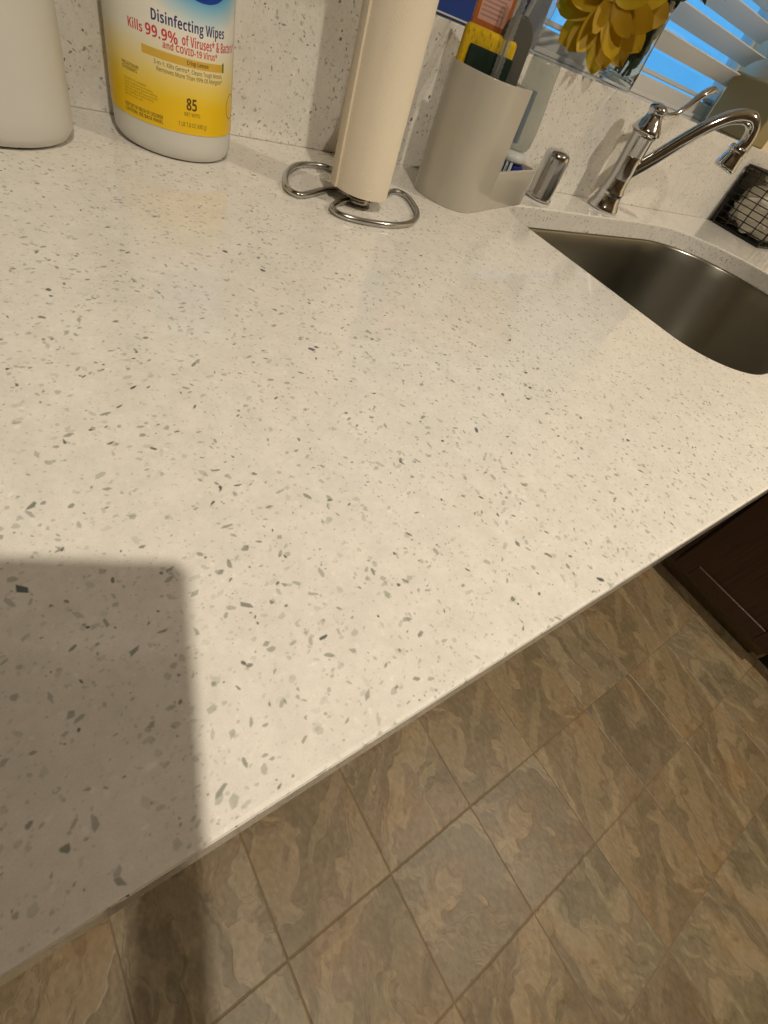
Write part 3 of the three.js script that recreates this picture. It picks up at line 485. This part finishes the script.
function blob(bones, lo, hi, cell, k) {                                     // smooth union of tapered capsules [ax,ay,az,ra, bx,by,bz,rb]
  const size = Math.max(hi[0] - lo[0], hi[1] - lo[1], hi[2] - lo[2]), N = Math.ceil(size / cell) + 2, mc = new MarchingCubes(N, new THREE.MeshBasicMaterial(), false, false, 400000);
  mc.isolation = 0; const f = mc.field, c = [(lo[0] + hi[0]) / 2, (lo[1] + hi[1]) / 2, (lo[2] + hi[2]) / 2], h = size / 2, n2 = N / 2;
  const B = bones.map((b) => { const dx = b[4] - b[0], dy = b[5] - b[1], dz = b[6] - b[2]; return [...b, dx, dy, dz, 1 / Math.max(1e-9, dx * dx + dy * dy + dz * dz)]; });
  for (let z = 0; z < N; z++) for (let y = 0; y < N; y++) for (let x = 0; x < N; x++) {
    const X = c[0] + (x - n2) / n2 * h, Y = c[1] + (y - n2) / n2 * h, Z = c[2] + (z - n2) / n2 * h; let d = 1;
    for (const b of B) {
      const px = X - b[0], py = Y - b[1], pz = Z - b[2]; let t = (px * b[8] + py * b[9] + pz * b[10]) * b[11]; t = t < 0 ? 0 : t > 1 ? 1 : t;
      const ex = px - t * b[8], ey = py - t * b[9], ez = pz - t * b[10], e = Math.sqrt(ex * ex + ey * ey + ez * ez) - (b[3] + (b[7] - b[3]) * t);
      if (e - d > k) continue; if (d - e > k) { d = e; continue; } const q = Math.max(0, Math.min(1, 0.5 + 0.5 * (d - e) / k)); d = d + (e - d) * q - k * q * (1 - q);
    }
    f[x + y * N + z * N * N] = -d;
  }
  mc.update(); const g = new THREE.BufferGeometry();
  g.setAttribute('position', new THREE.Float32BufferAttribute(mc.positionArray.slice(0, mc.count * 3), 3)); g.setAttribute('normal', new THREE.Float32BufferAttribute(mc.normalArray.slice(0, mc.count * 3), 3));
  g.scale(h, h, h).translate(...c); return g;
}
{
  const PX = -0.36, PZ = 0.60, t = thing('person', 'person in dark shirt and trousers holding the phone over the counter', 'person', [PX, 0, PZ]);
  const L = (v) => [v.x - PX, v.y, v.z - PZ], bone = (a, ra, b, rb) => [a[0], a[1], a[2], ra, b[0], b[1], b[2], rb];
  const wrist = L(V(-0.022, 0.985, 0.205)), elbow = [0.255, 0.995, -0.125], sh = [0.17, 1.335, 0.0], shL = [-0.17, 1.335, 0], elL = [-0.24, 1.06, 0.05], wrL = [-0.25, 0.83, -0.03];
  const head = [0, 1.50, -0.05], hf = [0.03, 1.485, -0.12];
  const shirtBones = [bone([0, 1.30, 0.0], 0.10, [0, 0.98, 0.0], 0.115), bone([-0.09, 1.29, 0], 0.085, [-0.05, 1.0, 0], 0.1), bone([0.09, 1.29, 0], 0.085, [0.05, 1.0, 0], 0.1), bone(shL, 0.058, sh, 0.058), bone(sh, 0.056, elbow, 0.042), bone(elbow, 0.04, wrist, 0.029), bone(shL, 0.056, elL, 0.043), bone(elL, 0.041, wrL, 0.031)];
  const body = blob([...shirtBones.map((b) => [b[0], b[1], b[2], b[3] - 0.009, b[4], b[5], b[6], b[7] - 0.006]), bone([0, 1.33, 0], 0.055, [0, 1.43, -0.03], 0.05),
    bone(head, 0.078, [0, 1.54, -0.04], 0.085), bone([0, 1.50, -0.1], 0.05, [0, 1.435, -0.105], 0.036), bone([0, 1.5, -0.148], 0.008, [0, 1.47, -0.162], 0.013), bone([-0.022, 1.44, -0.138], 0.008, [0.022, 1.44, -0.138], 0.008), bone([0.083, 1.51, -0.04], 0.012, [0.088, 1.48, -0.045], 0.01), bone([-0.083, 1.51, -0.04], 0.012, [-0.088, 1.48, -0.045], 0.01),
    bone([0, 0.95, 0], 0.1, [0, 0.88, 0], 0.11), bone([0.085, 0.87, 0], 0.08, [0.095, 0.48, -0.01], 0.052), bone([0.095, 0.48, -0.01], 0.05, [0.1, 0.09, 0.02], 0.036), bone([-0.085, 0.87, 0], 0.08, [-0.095, 0.48, -0.01], 0.052), bone([-0.095, 0.48, -0.01], 0.05, [-0.1, 0.09, 0.02], 0.036)],
    [-0.4, 0.02, -0.45], [0.45, 1.68, 0.25], 0.012, 0.03);
  // right hand: palm under the lower end of the phone, fingers across its back and over its left edge, thumb on the right edge
  const P = (u, v, w) => L(PH(u, v, w)), chain = (pts, rs) => pts.slice(1).map((b, i) => bone(pts[i], rs[i], b, rs[i + 1]));
  const fingers = [[-0.082, 0.0088], [-0.100, 0.0092], [-0.118, 0.009], [-0.135, 0.0078]].flatMap(([v, r], i) => chain([P(0.004, v - 0.022, -0.016), P(-0.022, v - 0.006, -0.009), P(-0.052, v, -0.0075), P(-0.0685, v + 0.002, 0.006), P(-0.062, v + 0.003, 0.0225)].slice(0, 5), [r + 0.002, r + 0.001, r, r - 0.001, r - 0.002]));
  const hand = blob([...chain([wrist, P(-0.002, -0.17, 0.012), P(0.006, -0.128, -0.012)], [0.026, 0.024, 0.02]), bone(P(0.008, -0.118, -0.012), 0.014, P(-0.012, -0.150, -0.014), 0.016), bone(P(0.012, -0.15, 0.004), 0.018, P(0.02, -0.125, 0.002), 0.012),
    ...fingers, ...chain([P(0.016, -0.148, 0.008), P(0.0265, -0.12, 0.014), P(0.020, -0.096, 0.019), P(0.007, -0.078, 0.0215)], [0.014, 0.0112, 0.01, 0.0085])], L(PH(-0.03, -0.1, 0.04)).map((q) => q - 0.15), L(PH(-0.03, -0.1, 0.04)).map((q) => q + 0.15), 0.0032, 0.006);
  const lh = [wrL, [-0.252, 0.76, -0.05], [-0.25, 0.735, -0.055]], fl = [0, 1, 2, 3].flatMap((i) => chain([[-0.25, 0.745, -0.022 - i * 0.021], [-0.252, 0.705, -0.03 - i * 0.021], [-0.244, 0.675, -0.032 - i * 0.02], [-0.232, 0.658, -0.032 - i * 0.02]], [0.0105, 0.0095, 0.009, 0.0075]));
  const left = blob([...chain(lh, [0.026, 0.026, 0.02]), bone([-0.252, 0.79, -0.035], 0.02, [-0.25, 0.745, -0.075], 0.017), bone([-0.252, 0.79, -0.04], 0.02, [-0.25, 0.745, -0.03], 0.017), ...fl, ...chain([[-0.245, 0.79, -0.055], [-0.232, 0.765, -0.085], [-0.222, 0.735, -0.095]], [0.014, 0.011, 0.009])], [-0.37, 0.62, -0.17], [-0.13, 0.86, 0.07], 0.0032, 0.006);
  const skin = std('#b98a6a', 0.6);
  mesh('body', mergeGeometries([body, hand, left]), skin, t);
  mesh('shirt', blob(shirtBones, [-0.4, 0.75, -0.45], [0.45, 1.45, 0.25], 0.012, 0.03), std('#2b2e36', 0.9), t);
  mesh('trousers', blob([bone([0, 0.97, 0], 0.112, [0, 0.88, 0], 0.125), bone([0.085, 0.87, 0], 0.09, [0.095, 0.48, -0.01], 0.064), bone([0.095, 0.48, -0.01], 0.064, [0.1, 0.09, 0.02], 0.054), bone([-0.085, 0.87, 0], 0.09, [-0.095, 0.48, -0.01], 0.064), bone([-0.095, 0.48, -0.01], 0.064, [-0.1, 0.09, 0.02], 0.054)], [-0.3, 0.02, -0.3], [0.3, 1.12, 0.3], 0.012, 0.025), std('#22242c', 0.9), t);
  mesh('hair', blob([bone([0, 1.545, -0.025], 0.092, [0, 1.53, 0.0], 0.092), bone([0, 1.5, 0.02], 0.075, [0, 1.42, 0.03], 0.06), bone([0, 1.585, -0.07], 0.055, [0, 1.575, -0.04], 0.06)], [-0.15, 1.33, -0.16], [0.15, 1.67, 0.14], 0.006, 0.02), std('#2a1c14', 0.7), t);
  for (const s of [-1, 1]) { mesh('shoe', blob([bone([s * 0.1, 0.05, 0.05], 0.042, [s * 0.105, 0.042, -0.04], 0.04), bone([s * 0.105, 0.042, -0.04], 0.04, [s * 0.112, 0.034, -0.13], 0.033)], [s * 0.1 - 0.15, -0.01, -0.2], [s * 0.1 + 0.15, 0.2, 0.1], 0.006, 0.02), blackPaint, t); mesh('eye', new THREE.SphereGeometry(0.011, 14, 10).translate(s * 0.03, 1.505, -0.137), std('#e8e4dc', 0.3), t); }
}
renderer.render(scene, camera);
